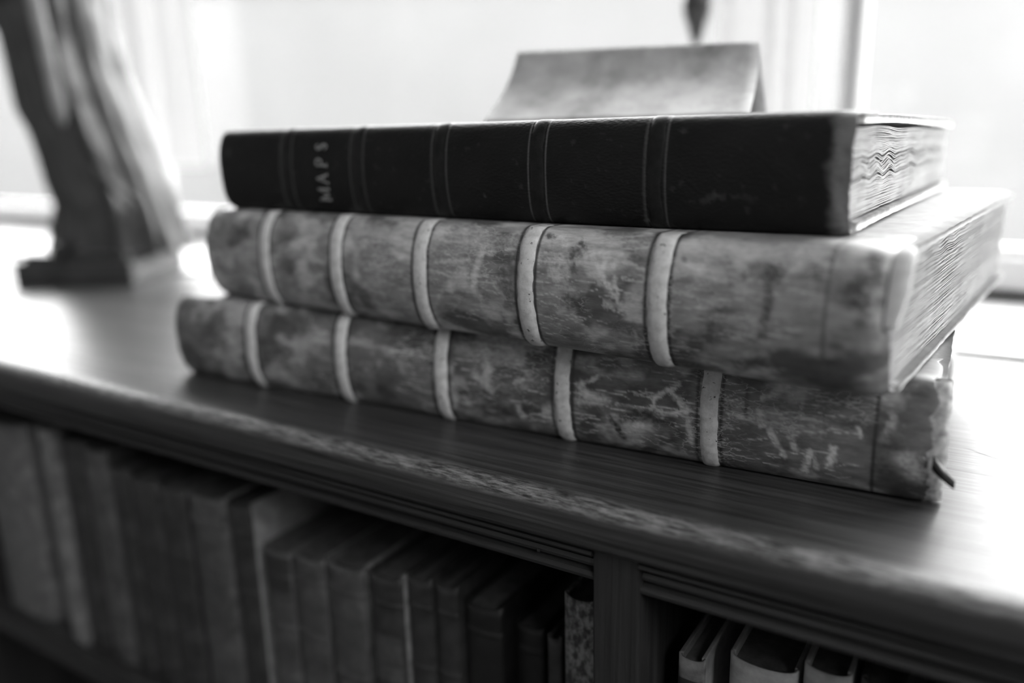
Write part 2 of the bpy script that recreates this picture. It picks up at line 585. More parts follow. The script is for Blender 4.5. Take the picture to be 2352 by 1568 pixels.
class Paint:
    """tone marks drawn on the unrolled spine, in metres"""
    def __init__(self, book, V, arc):
        self.U = V[:, :, 0]
        self.S = np.broadcast_to(arc[None, :], self.U.shape)
        W = V.reshape(-1, 3)
        th = book['th']
        wx = book['x'] + W[:, 0] * math.cos(th) - W[:, 1] * math.sin(th)
        wy = book['y'] + W[:, 0] * math.sin(th) + W[:, 1] * math.cos(th)
        px, py = project(np.stack([wx, wy, book['z'] + W[:, 2]], -1))
        self.px, self.py = px, py
        self.tone = None
    def at(self, p):
        k = int(np.argmin((self.px - p[0]) ** 2 + (self.py - p[1]) ** 2))
        return self.U.ravel()[k], self.S.ravel()[k]
    def seg(self, a, b, width, g, strength=1.0, rag=0.5, seed=0):
        d = np.array(b) - np.array(a)
        l2 = max(1e-12, float(d @ d))
        wob = (vnoise(self.U * 420, self.S * 420, 3, seed + 50) - 0.5) * 0.0022
        wob2 = (vnoise(self.U * 420, self.S * 420, 3, seed + 60) - 0.5) * 0.0022
        UU, SS = self.U + wob, self.S + wob2
        t = np.clip(((UU - a[0]) * d[0] + (SS - a[1]) * d[1]) / l2, 0, 1)
        dist = np.hypot(UU - a[0] - t * d[0], SS - a[1] - t * d[1])
        w = width * (1 - rag + 2 * rag * vnoise(self.U * 900, self.S * 900, 2, seed))
        m = np.clip(1.5 - dist / w, 0, 1) * strength
        m = m * np.clip(0.35 + 1.5 * (vnoise(self.U * 700, self.S * 1100, 3, seed + 77) - 0.25), 0, 1)
        self.tone += (g - self.tone) * m
    def stroke(self, pts, wpx, g, strength=1.0, rag=0.5):
        q = [self.at(p) for p in pts]
        for k in range(len(q) - 1):
            self.seg(q[k], q[k + 1], wpx / 4700.0, g, strength, rag, k)
    def blot(self, p, rpx, g, strength=1.0):
        a = self.at(p)
        self.seg(a, (a[0] + 1e-5, a[1]), rpx / 4700.0, g, strength, 0.7, rpx)

def thing_book(name, label, bk):
    o = empty(name, (bk['x'], bk['y'], bk['z']), bk['th'])
    tag(o, label, 'book', 'stack of old folios')
    return o

def board(name, L, y0, y1, z0, z1, mat, parent, warp=None, rag=0.0006, seed=0):
    """cover board with softened, slightly ragged edges"""
    nx, ny = 60, 44
    T = z1 - z0
    per = [(0.0, 0.3), (0.0, 0.7), (0.15, 1.0), (1.0, 1.0)]
    xs, ys = np.linspace(-L, 0, nx), np.linspace(y0, y1, ny)
    X, Y = np.meshgrid(xs, ys, indexing='ij')
    ex = rag * (vnoise(Y * 160, Y * 0, 3, seed) - 0.5) * 2
    ey = rag * (vnoise(X * 160, X * 0, 3, seed + 1) - 0.5) * 2
    X2 = X + ex * np.clip((X + 0.02) / 0.02, 0, 1)
    Y2 = Y + ey * np.clip((Y - y1 + 0.02) / 0.02, 0, 1)
    e = np.minimum.reduce([X + L, -X, y1 - Y])
    rnd = 0.0012 * np.clip(1 - e / 0.0012, 0, 1)
    wz = warp(X, Y) if warp is not None else 0 * X
    topg = np.stack([X2, Y2, z1 - rnd + wz], -1)
    botg = np.stack([X2, Y2, z0 + rnd + wz], -1)
    V = np.concatenate([topg.reshape(-1, 3), botg.reshape(-1, 3)])
    n = nx * ny
    ft = grid_faces(nx, ny)[:, ::-1]
    fb = grid_faces(nx, ny, off=n)
    idx = np.arange(n).reshape(nx, ny)
    loop = np.concatenate([idx[:, 0], idx[-1, 1:], idx[-2::-1, -1], idx[0, -2:0:-1]])
    l2 = np.roll(loop, -1)
    fs = np.stack([loop, l2, l2 + n, loop + n], -1)
    return mesh_np(name, V, np.concatenate([ft, fb, fs]), mat, parent, smooth=False)

def pages(name, bk, z0, z1, n, mat, parent, wave, jit=0.0005, inset=0.0025, bow=0.6):
    """the leaves as thin layers, each with its own edge"""
    L, W, T, b = bk['L'], bk['W'], bk['T'], bk['b']
    vs, fs, off = [], [], 0
    xs = np.concatenate([[-0.0, -0.002, -0.005, -0.010, -0.020, -0.045, -0.09], np.linspace(-0.14, -L + 2 * inset, 4)]) - inset
    ts = np.linspace(0, 1, 100) ** 1.5
    p = (z1 - z0) / n
    for k in range(n):
        zc = z0 + (k + 0.5) * p
        a = (zc - T / 2) / (T / 2)
        c = math.sqrt(max(0, 1 - a * a)) ** 0.8
        ya = -b * bow * c + 0.0035
        yb = W - 0.005 - b * bow * c + rng.normal(0, jit)
        xo = -abs(rng.normal(0, jit))
        X = np.repeat((xs + xo)[:, None], len(ts), 1)
        Y = ya + (yb - ya) * ts[None, :] + 0 * X
        X = X + np.where(xs[:, None] > -0.004, (vnoise(Y * 60, Y * 0 + k * 3.3, 2, 5) - 0.5) * jit * 1.2, 0)
        dz, th = wave(k / n, X, Y)
        hgt = p * 0.46 * th
        for s in (1, -1):
            vs.append(np.stack([X, Y, zc + dz + s * hgt], -1).reshape(-1, 3))
        nn = X.size
        f1 = grid_faces(len(xs), len(ts), off=off)
        f2 = grid_faces(len(xs), len(ts), off=off + nn)[:, ::-1]
        idx = np.arange(nn).reshape(len(xs), len(ts)) + off
        loop = np.concatenate([idx[:, 0], idx[-1, 1:], idx[-2::-1, -1], idx[0, -2:0:-1]])
        l2 = np.roll(loop, -1)
        fs += [f1, f2, np.stack([loop, loop + nn, l2 + nn, l2], -1)]
        off += 2 * nn
    return mesh_np(name, np.concatenate(vs), np.concatenate(fs), mat, parent, smooth=False)

def raised_band(bk, x, width, height, mat, parent, power=0.82, lo=0.0, hi=1.0):
    s = section(bk['T'], bk['b'], 60, power, 0.004)
    t = np.gradient(s, axis=0)
    nrm = np.stack([t[:, 1], -t[:, 0]], -1)
    nrm /= np.linalg.norm(nrm, axis=1)[:, None]
    nrm[:, 0] *= 1
    if nrm[len(s) // 2, 0] > 0:
        nrm = -nrm
    m = 11
    pr = np.linspace(-1, 1, m)
    hh = height * np.clip(1 - np.abs(pr) ** 3.0, 0, 1) - 0.0004
    fade = np.clip(np.minimum(np.arange(len(s)), np.arange(len(s))[::-1]) / 6.0, 0.15, 1)
    V = np.zeros((m, len(s), 3))
    V[:, :, 0] = x + pr[:, None] * width / 2 + 0.0003 * (vnoise(np.arange(len(s))[None, :] * 0.35, pr[:, None] * 0 + x * 77, 2) - 0.5) * 4
    V[:, :, 1] = s[None, :, 0] + nrm[None, :, 0] * hh[:, None] * fade
    V[:, :, 2] = np.clip(s[None, :, 1] + nrm[None, :, 1] * hh[:, None] * fade, 0.0002, bk['T'] + 0.0002)
    return mesh_np('raised_band', V, grid_faces(m, len(s)), mat, parent)

def add_spine(bk, parent, mat, paint, nu, n, power=0.82, strip=0.034, ragged=0.0):
    V, s, nrm, arc = spine_grid(bk['L'], bk['T'], bk['b'], nu, n, power, strip)
    P = Paint(bk, V, arc)
    if ragged:
        e = np.clip((V[:, :, 0] + 0.012) / 0.012, 0, 1)
        V[:, :, 0] -= e * ragged * vnoise(P.S * 260, P.S * 0, 3, 3)
        e = np.clip((-bk['L'] + 0.012 - V[:, :, 0]) / 0.012, 0, 1)
        V[:, :, 0] += e * ragged * vnoise(P.S * 260, P.S * 0, 3, 8)
    for sgn_, dd in ((1, -V[:, :, 0]), (-1, V[:, :, 0] + bk['L'])):
        k = np.clip(1 - dd / 0.011, 0, 1) ** 2.2 * (bk.get('capr', 1.0) if sgn_ == 1 else bk.get('capl', 1.0))
        V[:, :, 2] = bk['T'] / 2 + (V[:, :, 2] - bk['T'] / 2) * (1 - 0.085 * k)
        V[:, :, 1] += 0.30 * bk['b'] * k
    # gentle unevenness of old leather
    hgt = (vnoise(P.U * 45, P.S * 60, 3, 2) - 0.5) * 0.0009
    sgn = -1 if nrm[len(s) // 2, 0] > 0 else 1
    inside = np.clip((T1 - np.abs(s[:, 1] - bk['T'] / 2)) * 0 + (s[:, 0] < 0.0005), 0, 1)
    V[:, :, 1] += sgn * nrm[None, :, 0] * hgt * inside[None, :]
    P.tone = np.zeros(P.U.shape)
    paint(P, arc)
    o = mesh_np('spine', V, grid_faces(nu, len(s)), mat, parent, tone=np.clip(P.tone, 0.004, 0.8))
    md = o.modifiers.new('thickness', 'SOLIDIFY')
    md.thickness = 0.0013
    md.offset = -1 if sgn == 1 else 1
    return o, V, s, P

# ---- calf folio painter
def calf(seed, bands, lines, bright, dark, base=0.15, patches=(), rub=0.56):
    def paint(P, arc):
        U, S = P.U, P.S
        n1 = vnoise(U * 22, S * 40, 5, seed)
        n2 = vnoise(U * 160, S * 340, 4, seed + 3)
        n3 = vnoise(U * 60, S * 14, 4, seed + 7)
        t = base * (0.45 + 0.7 * n1 + 0.4 * n3) * (0.7 + 0.6 * n2)
        # rubbed paler areas, weighted towards the upper side of the back
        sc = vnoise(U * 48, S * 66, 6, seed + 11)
        upper_side = np.clip(1 - np.abs(S - (0.034 + 0.008)) / 0.024, 0, 1)
        m = np.clip((sc - 0.53 + 0.13 * upper_side) / 0.16, 0, 1) * (0.55 + 0.9 * vnoise(U * 240, S * 420, 3, seed + 5))
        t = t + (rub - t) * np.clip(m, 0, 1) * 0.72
        dk = np.clip((0.455 - vnoise(U * 34, S * 52, 5, seed + 21)) / 0.09, 0, 1)
        t = t + (0.045 - t) * dk * 0.72
        P.tone = t
        for pts, g in patches:
            q = [P.at(p) for p in pts]
            for a, b_ in zip(q[:-1], q[1:]):
                P.seg(a, b_, 0.0045, g * 1.4, 0.7, 0.5, 4)
        r = np.random.default_rng(seed)
        for k in range(90):
            u0 = -r.random() * (-U.min())
            s0 = 0.036 + r.random() * (arc[-1] - 0.06)
            an = r.choice([r.normal(1.3, 0.35), r.normal(0.25, 0.25)])
            ln = 0.001 + 0.005 * r.random()
            P.seg((u0, s0), (u0 + ln * math.cos(an), s0 + ln * math.sin(an)), 0.00022 + 0.0003 * r.random(), 0.26 + 0.12 * r.random(), 0.6, 0.5, k)
        for k in range(150):
            u0 = -0.04 - r.random() * 0.26
            s0 = 0.040 + r.random() * (arc[-1] - 0.070)
            for q in range(r.integers(2, 6)):
                u1 = u0 + 0.0016 + 0.003 * r.random()
                s1 = s0 + r.normal(0, 0.0007)
                d = np.clip(((U - u0) / (u1 - u0)), 0, 1)
                i0, i1 = np.searchsorted(U[:, 0], [u0 - 0.002, u1 + 0.002])
                sub = np.s_[i0:i1]
                dd = np.hypot(U[sub] - u0 - d[sub] * (u1 - u0), S[sub] - s0 - d[sub] * (s1 - s0))
                P.tone[sub] += (0.50 - P.tone[sub]) * np.clip(1.2 - dd / 0.00036, 0, 1) * 0.75
                u0, s0 = u1, s1
        for pts, w, g in bright:
            P.stroke(pts, w, g * 1.4, 0.95)
        for pts, w, g in dark:
            if len(pts) == 1:
                P.blot(pts[0], w, g, 0.95)
            else:
                P.stroke(pts, w, g, 0.95)
        for x in bands:
            for sx in (-1, 1):
                d = np.abs(U - (x + sx * 0.0060))
                m = np.clip(1.3 - d / (0.0010 * (0.6 + 0.8 * vnoise(U * 0 + x * 91 + sx, S * 300, 2))), 0, 1)
                P.tone += (0.02 - P.tone) * m * 0.92
        for x, g in lines:
            d = np.abs(U - x)
            P.tone += (g - P.tone) * np.clip(1.4 - d / 0.0009, 0, 1) * 0.85
    return paint

# ---------------- bottom folio
b3 = dict(x=0.0, y=0.0766, z=0.0, th=0.0413, L=0.4961, W=0.268, T=T3, b=0.013, capl=0.9, capr=0.4)
B3 = thing_book('leather_folio', 'calf-bound folio with torn spine end lying on the bookcase at the bottom of the stack', b3)
bands3 = [-0.4156, -0.3366, -0.2602, -0.1809, -0.1004]
br3 = [([(1545, 900), (1565, 925), (1580, 945)], 7, 0.42), ([(1575, 950), (1582, 985), (1590, 1015)], 6, 0.34),
       ([(1500, 918), (1535, 895), (1560, 885)], 6, 0.38), ([(1470, 945), (1520, 952), (1575, 945)], 6, 0.40),
       ([(1480, 950), (1500, 935), (1505, 905)], 4, 0.36), ([(1335, 885), (1345, 905), (1390, 918)], 12, 0.34),
       ([(1330, 920), (1380, 925)], 12, 0.30), ([(1340, 880), (1370, 868)], 5, 0.40), ([(1455, 905), (1490, 910), (1520, 905)], 3, 0.36),
       ([(1415, 930), (1470, 935), (1520, 940)], 3, 0.34), ([(1690, 955), (1720, 965), (1745, 975)], 3, 0.34),
       ([(1770, 990), (1780, 1015), (1800, 1045)], 7, 0.38), ([(1755, 975), (1765, 985)], 4, 0.36), ([(1815, 1005), (1825, 1030)], 8, 0.36),
       ([(1860, 1040), (1850, 1080)], 8, 0.40), ([(1915, 1030), (1905, 1068)], 8, 0.42), ([(1870, 1050), (1875, 1080)], 4, 0.30),
       ([(1750, 915), (1790, 895), (1825, 880)], 6, 0.33), ([(1745, 948), (1750, 975)], 7, 0.34), ([(1460, 975), (1475, 976)], 6, 0.42),
       ([(1180, 880), (1200, 870)], 7, 0.36), ([(1190, 935), (1200, 955)], 10, 0.34), ([(1090, 860), (1130, 900)], 10, 0.34),
       ([(1120, 830), (1118, 870)], 14, 0.30), ([(2050, 960), (2035, 1010)], 9, 0.30), ([(1970, 985), (1975, 1000)], 4, 0.34),
       ([(2080, 1060), (2100, 1090)], 24, 0.28), ([(1640, 1070), (1800, 1095), (1990, 1120)], 3, 0.24)]
dk3 = [([(1400, 958), (1418, 985), (1435, 1005)], 8, 0.03), ([(1430, 958), (1480, 955), (1540, 965)], 14, 0.03),
       ([(1160, 940), (1170, 950)], 6, 0.05), ([(1060, 900), (1110, 905)], 14, 0.05), ([(2030, 1080), (2075, 1120)], 26, 0.05),
       ([(2040, 1010), (2045, 1020)], 18, 0.06), ([(1715, 900), (1715, 950)], 5, 0.05)]
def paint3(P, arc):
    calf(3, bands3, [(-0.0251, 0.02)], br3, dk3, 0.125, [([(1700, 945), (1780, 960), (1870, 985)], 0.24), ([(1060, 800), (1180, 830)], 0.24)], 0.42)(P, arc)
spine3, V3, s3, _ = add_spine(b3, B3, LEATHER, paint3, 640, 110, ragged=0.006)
for x in bands3:
    raised_band(b3, x, 0.0098, 0.0019, BANDM, B3)
board('lower_board', b3['L'], 0.003, b3['W'], 0.0004, 0.0052, VELLUM, B3, seed=11)
board('upper_board', b3['L'], 0.003, b3['W'], T3 - 0.0054, T3 - 0.0006, BOARD, B3, seed=12)
def wave3(k, X, Y):
    return 0.0004 * np.sin(Y * 70 + k * 9) * np.exp(X / 0.05), 0.95
pages('page_block', b3, 0.0055, T3 - 0.0056, 44, PAPER, B3, wave3, 0.0006, 0.004)
# torn leather and bare paper at the end of the back
tv, tf = [], []
nz = 30
for k in range(nz):
    z = 0.001 + (T3 - 0.002) * k / (nz - 1)
    c = math.sqrt(max(0, 1 - ((z - T3 / 2) / (T3 / 2)) ** 2)) ** 0.82
    y = -b3['b'] * c
    wv = 0.0016 + 0.0026 * float(vnoise(np.array(k * 0.33), np.array(0.0), 3, 4))
    for q, (dx, dy) in enumerate(((-0.004, 0.0016), (0.0006, 0.0016), (0.0014 + 0.3 * wv, 0.0035), (0.0010, 0.0065), (-0.003, 0.0075))):
        tv.append((dx + 0.4 * wv * (q == 2), y + dy, z))
mesh_np('torn_lining', tv, grid_faces(nz, 5), TORN, B3)
fl = []
for k in range(9):
    t = k / 8
    for q in (-1, 1):
        w = 0.0042 * (1 - 0.35 * t)
        fl.append((-0.001 + 0.0085 * t, -b3['b'] * 0.93 - 0.0012 - 0.0012 * math.sin(t * 3), 0.0235 - 0.0085 * t + q * w * 0.75))
tfm = mesh_np('torn_flap', fl, grid_faces(9, 2), BRONZE, B3)
tfm.modifiers.new('thickness', 'SOLIDIFY').thickness = 0.0012
tfm['label'] = 'dark curled strip of torn leather'

# ---------------- middle folio
b2 = dict(x=-0.0150, y=0.0351, z=T3, th=-0.0849, L=0.454, W=0.322, T=T2, b=0.016, capl=0.7, capr=1.3)
B2 = thing_book('leather_folio', 'scratched pale calf folio with light raised bands lying directly beneath the black one', b2)
bands2 = [-0.3836, -0.3146, -0.2454, -0.1728, -0.0994]
br2 = [([(1108, 572), (1100, 600), (1092, 630), (1088, 662)], 9, 0.42), ([(1270, 622), (1300, 628)], 14, 0.36), ([(1280, 640), (1310, 665)], 12, 0.34),
       ([(1300, 560), (1290, 540)], 8, 0.40), ([(1355, 575), (1400, 590), (1490, 622)], 4, 0.42), ([(1360, 590), (1380, 625), (1410, 680)], 6, 0.42),
       ([(1395, 580), (1385, 615)], 6, 0.44), ([(1425, 585), (1410, 610)], 6, 0.44), ([(1330, 560), (1345, 590), (1340, 610)], 4, 0.40),
       ([(1230, 590), (1290, 600), (1350, 600)], 9, 0.38), ([(1240, 580), (1320, 585)], 4, 0.40), ([(1395, 698), (1430, 708), (1490, 715)], 9, 0.36),
       ([(1412, 640), (1415, 675), (1420, 690)], 5, 0.40), ([(1370, 628), (1375, 640)], 10, 0.38), ([(1365, 565), (1360, 600)], 4, 0.42),
       ([(1550, 600), (1600, 615), (1660, 640)], 8, 0.34), ([(1600, 640), (1620, 600)], 6, 0.36), ([(1680, 560), (1720, 640)], 8, 0.33),
       ([(1800, 640), (1840, 600)], 7, 0.33), ([(1660, 800), (1700, 795), (1725, 800)], 5, 0.20), ([(1730, 740), (1760, 790)], 8, 0.22),
       ([(1460, 760), (1465, 800)], 4, 0.24), ([(1020, 660), (1000, 700)], 6, 0.28), ([(1150, 700), (1170, 740)], 5, 0.30),
       ([(985, 620), (1060, 640), (1120, 630)], 3, 0.36), ([(1000, 600), (1080, 600)], 5, 0.34), ([(1130, 650), (1180, 700)], 4, 0.30),
       ([(820, 680), (835, 705)], 6, 0.22), ([(1560, 870), (1750, 890), (1890, 905)], 3, 0.22)]
dk2 = [([(1772, 630)], 20, 0.04), ([(1762, 665), (1765, 690), (1755, 735)], 9, 0.05), ([(1752, 765)], 10, 0.03), ([(1715, 632)], 12, 0.09),
       ([(1975, 692)], 24, 0.03), ([(1958, 668)], 18, 0.07), ([(2010, 590), (2020, 640)], 14, 0.06), ([(1985, 640)], 12, 0.09),
       ([(1332, 565)], 14, 0.07), ([(1315, 575), (1318, 620)], 7, 0.08), ([(1160, 640), (1175, 690)], 20, 0.09), ([(1565, 590), (1570, 600)], 5, 0.08),
       ([(1870, 620), (1880, 640)], 9, 0.10), ([(1830, 840), (1880, 850)], 16, 0.07), ([(1700, 840), (1745, 830)], 14, 0.07), ([(1790, 845)], 12, 0.07),
       ([(1260, 540), (1275, 545)], 6, 0.08), ([(1305, 690), (1330, 700)], 16, 0.05), ([(500, 600)], 22, 0.07)]
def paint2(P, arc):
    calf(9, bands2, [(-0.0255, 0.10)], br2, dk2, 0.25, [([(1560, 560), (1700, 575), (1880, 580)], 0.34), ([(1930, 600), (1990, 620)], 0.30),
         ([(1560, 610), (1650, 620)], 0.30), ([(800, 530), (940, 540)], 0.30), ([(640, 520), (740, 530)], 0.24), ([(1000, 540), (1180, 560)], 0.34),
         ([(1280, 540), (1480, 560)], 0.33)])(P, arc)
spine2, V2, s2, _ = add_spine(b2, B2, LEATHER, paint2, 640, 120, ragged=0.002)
for k, x in enumerate(bands2):
    raised_band(b2, x, 0.0108, 0.0021, BANDM, B2)
board('lower_board', b2['L'], 0.003, b2['W'], 0.0006, 0.0060, BOARD, B2, seed=21)
board('upper_board', b2['L'], 0.003, b2['W'], T2 - 0.0060, T2 - 0.0006, BOARD, B2, seed=22)
def wave2(k, X, Y):
    e = np.exp(X / 0.03)
    w = 0.0007 * np.sin(Y * 180 + 3 * k) * np.clip((k - 0.72) / 0.2, 0, 1) * np.exp(-((Y - 0.09) / 0.05) ** 2)
    th = 0.86 + 0.12 * math.sin(k * 91.0)
    sag = -0.0028 * np.exp(-Y / 0.05) * math.sin(k * math.pi) * 0.8
    return e * w + e * 0.0002 * np.sin(Y * 30 + k * 5), th
pages('page_block', b2, 0.0062, T2 - 0.0064, 84, PAPER2, B2, wave2, 0.0007, 0.0022)
# torn head cap: bare white lining curling over the end of the back
hc = []
nh = 26
for k in range(nh):
    t = k / (nh - 1)
    a = math.radians(92 - 88 * t)
    c = max(0, math.cos(a)) ** 0.82
    yy, zz = -b2['b'] * c, T2 / 2 + T2 / 2 * math.sin(a)
    wv = 0.0030 * math.sin(math.pi * min(1, t * 1.02)) * (0.7 + 0.6 * float(vnoise(np.array(k * 0.5), np.array(0.0), 2, 9)))
    for q, (dx, dy, dz) in enumerate(((-0.0035, 0.0012, -0.001), (0.0006, 0.0006, 0.0), (0.0012 + wv, 0.0015, 0.0), (0.0010 + wv, 0.0050, -0.001), (-0.002, 0.0085, -0.002))):
        hc.append((dx, yy + dy, zz + dz))
mesh_np('torn_head_cap', hc, grid_faces(nh, 5), mat_mottle('bare_lining', 0.5, 0.72, 200, 0.8), B2)

# ---------------- top folio
b1 = dict(x=-0.0398, y=0.0600, z=T3 + T2, th=-0.0324, L=0.4114, W=0.298, T=T1, b=0.012, capl=1.6, capr=0.5)
B1 = thing_book('leather_folio', 'black leather folio lettered MAPS on top of the stack, its leaves rippled', b1)
bands1 = [-0.3389, -0.2775, -0.2155, -0.1519, -0.0871]
def paint1(P, arc):
    U, S = P.U, P.S
    t = 0.008 * (0.6 + 0.8 * vnoise(U * 40, S * 60, 4, 31))
    # scuffed ends and upper joint
    endm = np.clip(1 - (-U) / (0.0055 + 0.010 * vnoise(S * 160, S * 0, 3, 5)), 0, 1)
    t = t + (0.13 - t) * np.clip(endm * 2.5, 0, 1) * (0.45 + 0.6 * vnoise(U * 300, S * 300, 3, 2))
    tj = np.clip(1 - (S - 0.034 - 0.0012 * vnoise(U * 200, U * 0, 3, 6)) / 0.0022, 0, 1) * np.clip((U + 0.30) / 0.05, 0.3, 1)
    t = t + (0.20 - t) * tj * (0.3 + 0.7 * vnoise(U * 260, S * 260, 3, 12))
    t = t + (0.035 - t) * np.clip((vnoise(U * 260, S * 360, 4, 44) - 0.74) / 0.05, 0, 1) * 0.6
    P.tone = t
    P.stroke([(1615, 462), (1640, 448), (1660, 455)], 7, 0.05, 0.8, 0.9)
    P.stroke([(1680, 452), (1735, 458)], 5, 0.035, 0.7, 0.9)
    P.blot((1806, 292), 5, 0.06, 0.9)
    P.blot((1568, 300), 6, 0.05, 0.8)
    P.blot((1112, 453), 4, 0.10, 0.9)
    P.stroke([(1485, 505), (1510, 510)], 3, 0.06)
    P.blot((525, 350), 10, 0.06, 0.8)
    P.stroke([(1925, 450), (1930, 390), (1935, 300)], 10, 0.16, 0.7, 0.8)
    P.stroke([(1950, 540), (1935, 480), (1925, 440)], 10, 0.18, 0.8, 0.8)
    for x in bands1:
        for sx in (-1, 1):
            d = np.abs(U - (x + sx * 0.0052))
            P.tone += (0.13 - P.tone) * np.clip(1.3 - d / 0.00045, 0, 1) * 0.7
spine1, V1, s1, _ = add_spine(b1, B1, BLACKL, paint1, 520, 90, power=0.62, ragged=0.0012)
for x in bands1:
    raised_band(b1, x, 0.0088, 0.0009, BANDD, B1, power=0.62)
def warp1(X, Y):
    return -0.0042 * np.clip((Y - 0.03) / 0.27, 0, 1) ** 1.5
board('lower_board', b1['L'], 0.003, b1['W'] * 0.985, 0.0004, 0.0068, VELLUM, B1, seed=31)
board('upper_board', b1['L'], 0.003, b1['W'], T1 - 0.0066, T1 - 0.0006, VELLUM, B1, warp=warp1, rag=0.0009, seed=32)
def wave1(k, X, Y):
    e = np.exp(X / 0.055)
    mid = math.exp(-((k - 0.52) / 0.20) ** 2)
    up = math.exp(-((k - 0.93) / 0.06) ** 2)
    env = np.exp(-((Y - 0.06) / 0.055) ** 2)
    env2 = np.exp(-((Y - 0.16) / 0.07) ** 2)
    w = 0.0015 * mid * env * np.sin(Y * 190 - 1.2 + 2.5 * (k - 0.5)) + 0.0016 * mid * env2 * np.sin(Y * 90 + 0.4 + 2 * k)
    w += 0.0016 * up * np.sin(Y * 45 - 0.4) * np.exp(-((Y - 0.07) / 0.06) ** 2)
    w += warp1(X, Y) * k
    ln = 1.0 - 0.6 * (math.sin(k * 61.0) > 0.6) * mid
    return e * w + (1 - e) * warp1(X, Y) * k, ln
pages('page_block', b1, 0.0072, T1 - 0.0072, 52, PAPER, B1, wave1, 0.0008, 0.0016, 0.7)

# lettering on the second panel, reading upwards
def spine_point(bk, x, sarc, power, lift):
    s = section(bk['T'], bk['b'], 200, power, 0.034)
    arc = np.concatenate([[0], np.cumsum(np.linalg.norm(np.diff(s, axis=0), axis=1))])
    y = np.interp(sarc, arc, s[:, 0])
    z = np.interp(sarc, arc, s[:, 1])
    return (x, y - lift, z)
GL = {'M': [((0, 0), (0, 1), 1), ((0, 1), (0.5, 0.1), 1.1), ((0.5, 0.1), (1, 1), 0.7), ((1, 1), (1, 0), 1.2), ((-.12, 0), (.14, 0), .5), ((.86, 0), (1.14, 0), .5), ((-.14, 1), (.1, 1), .5), ((.9, 1), (1.14, 1), .5)],
      'A': [((0, 0), (0.46, 1), 0.7), ((0.46, 1), (0.95, 0), 1.3), ((0.2, 0.36), (0.76, 0.36), 0.6), ((-.14, 0), (.18, 0), .5), ((.78, 0), (1.12, 0), .5)],
      'P': [((0.12, 0), (0.12, 1), 1.3), ((0.12, 1), (0.6, 1), .7), ((0.6, 1), (0.82, 0.86), .9), ((0.82, 0.86), (0.84, 0.66), 1.2), ((0.84, 0.66), (0.62, 0.48), .9), ((0.62, 0.48), (0.12, 0.46), .6), ((-.1, 0), (.36, 0), .5)],
      'S': [((0.78, 0.8), (0.52, 1.0), .8), ((0.52, 1.0), (0.2, 0.88), .9), ((0.2, 0.88), (0.2, 0.66), 1.0), ((0.2, 0.66), (0.72, 0.38), 1.4), ((0.72, 0.38), (0.78, 0.16), 1.1), ((0.78, 0.16), (0.46, 0.0), .9), ((0.46, 0.0), (0.14, 0.2), .8)]}
ARC1 = 0.034
SEC1 = section(T1, b1['b'], 200, 0.62, 0.034)
LEN1 = float(np.sum(np.linalg.norm(np.diff(SEC1, axis=0), axis=1))) - 0.034 - 0.017
lh = 0.0092
for ch, mid in zip('MAPS', (0.72, 0.569, 0.415, 0.272)):
    verts, faces = [], []
    lw = 0.0066 if ch == 'M' else 0.0054
    for (a, b_, wd) in GL[ch]:
        a, b_ = np.array(a), np.array(b_)
        d = b_ - a
        d = d / (np.linalg.norm(d) + 1e-9)
        nn = np.array([-d[1], d[0]])
        base = len(verts)
        for t in range(5):
            c = a + (b_ - a) * t / 4
            for sgn in (-1, 1):
                q = c + nn * sgn * 0.095 * wd
                verts.append(spine_point(b1, -0.3020 - q[1] * lh, ARC1 + mid * LEN1 - (q[0] - 0.5) * lw, 0.62, 0.0006))
        faces += [(base + 2 * t, base + 2 * t + 1, base + 2 * t + 3, base + 2 * t + 2) for t in range(4)]
    lo = mesh_np('letter', verts, np.array(faces), GILT, spine1)
    lo.modifiers.new('thickness', 'SOLIDIFY').thickness = 0.0002

# ------------------------------------------------------------------ tent card on the black folio
ZT = T1 + T2 + T3
ctl = hit(1190, 120, 1, 0.200)
ctr = hit(1745, 96, 1, 0.225)
cc = empty('tent_card', ((ctl[0] + ctr[0]) / 2, (ctl[1] + ctr[1]) / 2, ZT))
tag(cc, 'folded parchment-coloured tent card standing on the black folio', 'card')
def leaf(name, reach, flare, sgn):
    rd = np.array([ctr[0] - ctl[0], ctr[1] - ctl[1]])
    ln = np.linalg.norm(rd)
    rd /= ln
    nrm = np.array([rd[1], -rd[0]]) * sgn
    nu, nv = 24, 24
    V = np.zeros((nu, nv, 3))
    for i in range(nu):
        s = i / (nu - 1)
        r0 = ctl * (1 - s) + ctr * s
        for j in range(nv):
            t = j / (nv - 1)
            off = reach * (t * (1 - flare) + flare * t ** 2.4) + 0.0012 * math.sin(s * 5 + 1) * t * (1 - t)
            z = ZT + 0.0006 + (r0[2] - ZT - 0.0006) * (1 - t)
            spread = (s - 0.5) * 0.006 * t
            V[i, j] = (r0[0] + nrm[0] * off + rd[0] * spread - cc.location.x, r0[1] + nrm[1] * off + rd[1] * spread - cc.location.y, z - ZT)
    o = mesh_np(name, V, grid_faces(nu, nv), CARD, cc)
    md = o.modifiers.new('thickness', 'SOLIDIFY')
    md.thickness = 0.0007
    md.offset = 0
    return o
leaf('front_leaf', 0.055, 0.55, 1)
leaf('back_leaf', 0.030, 0.3, -1)

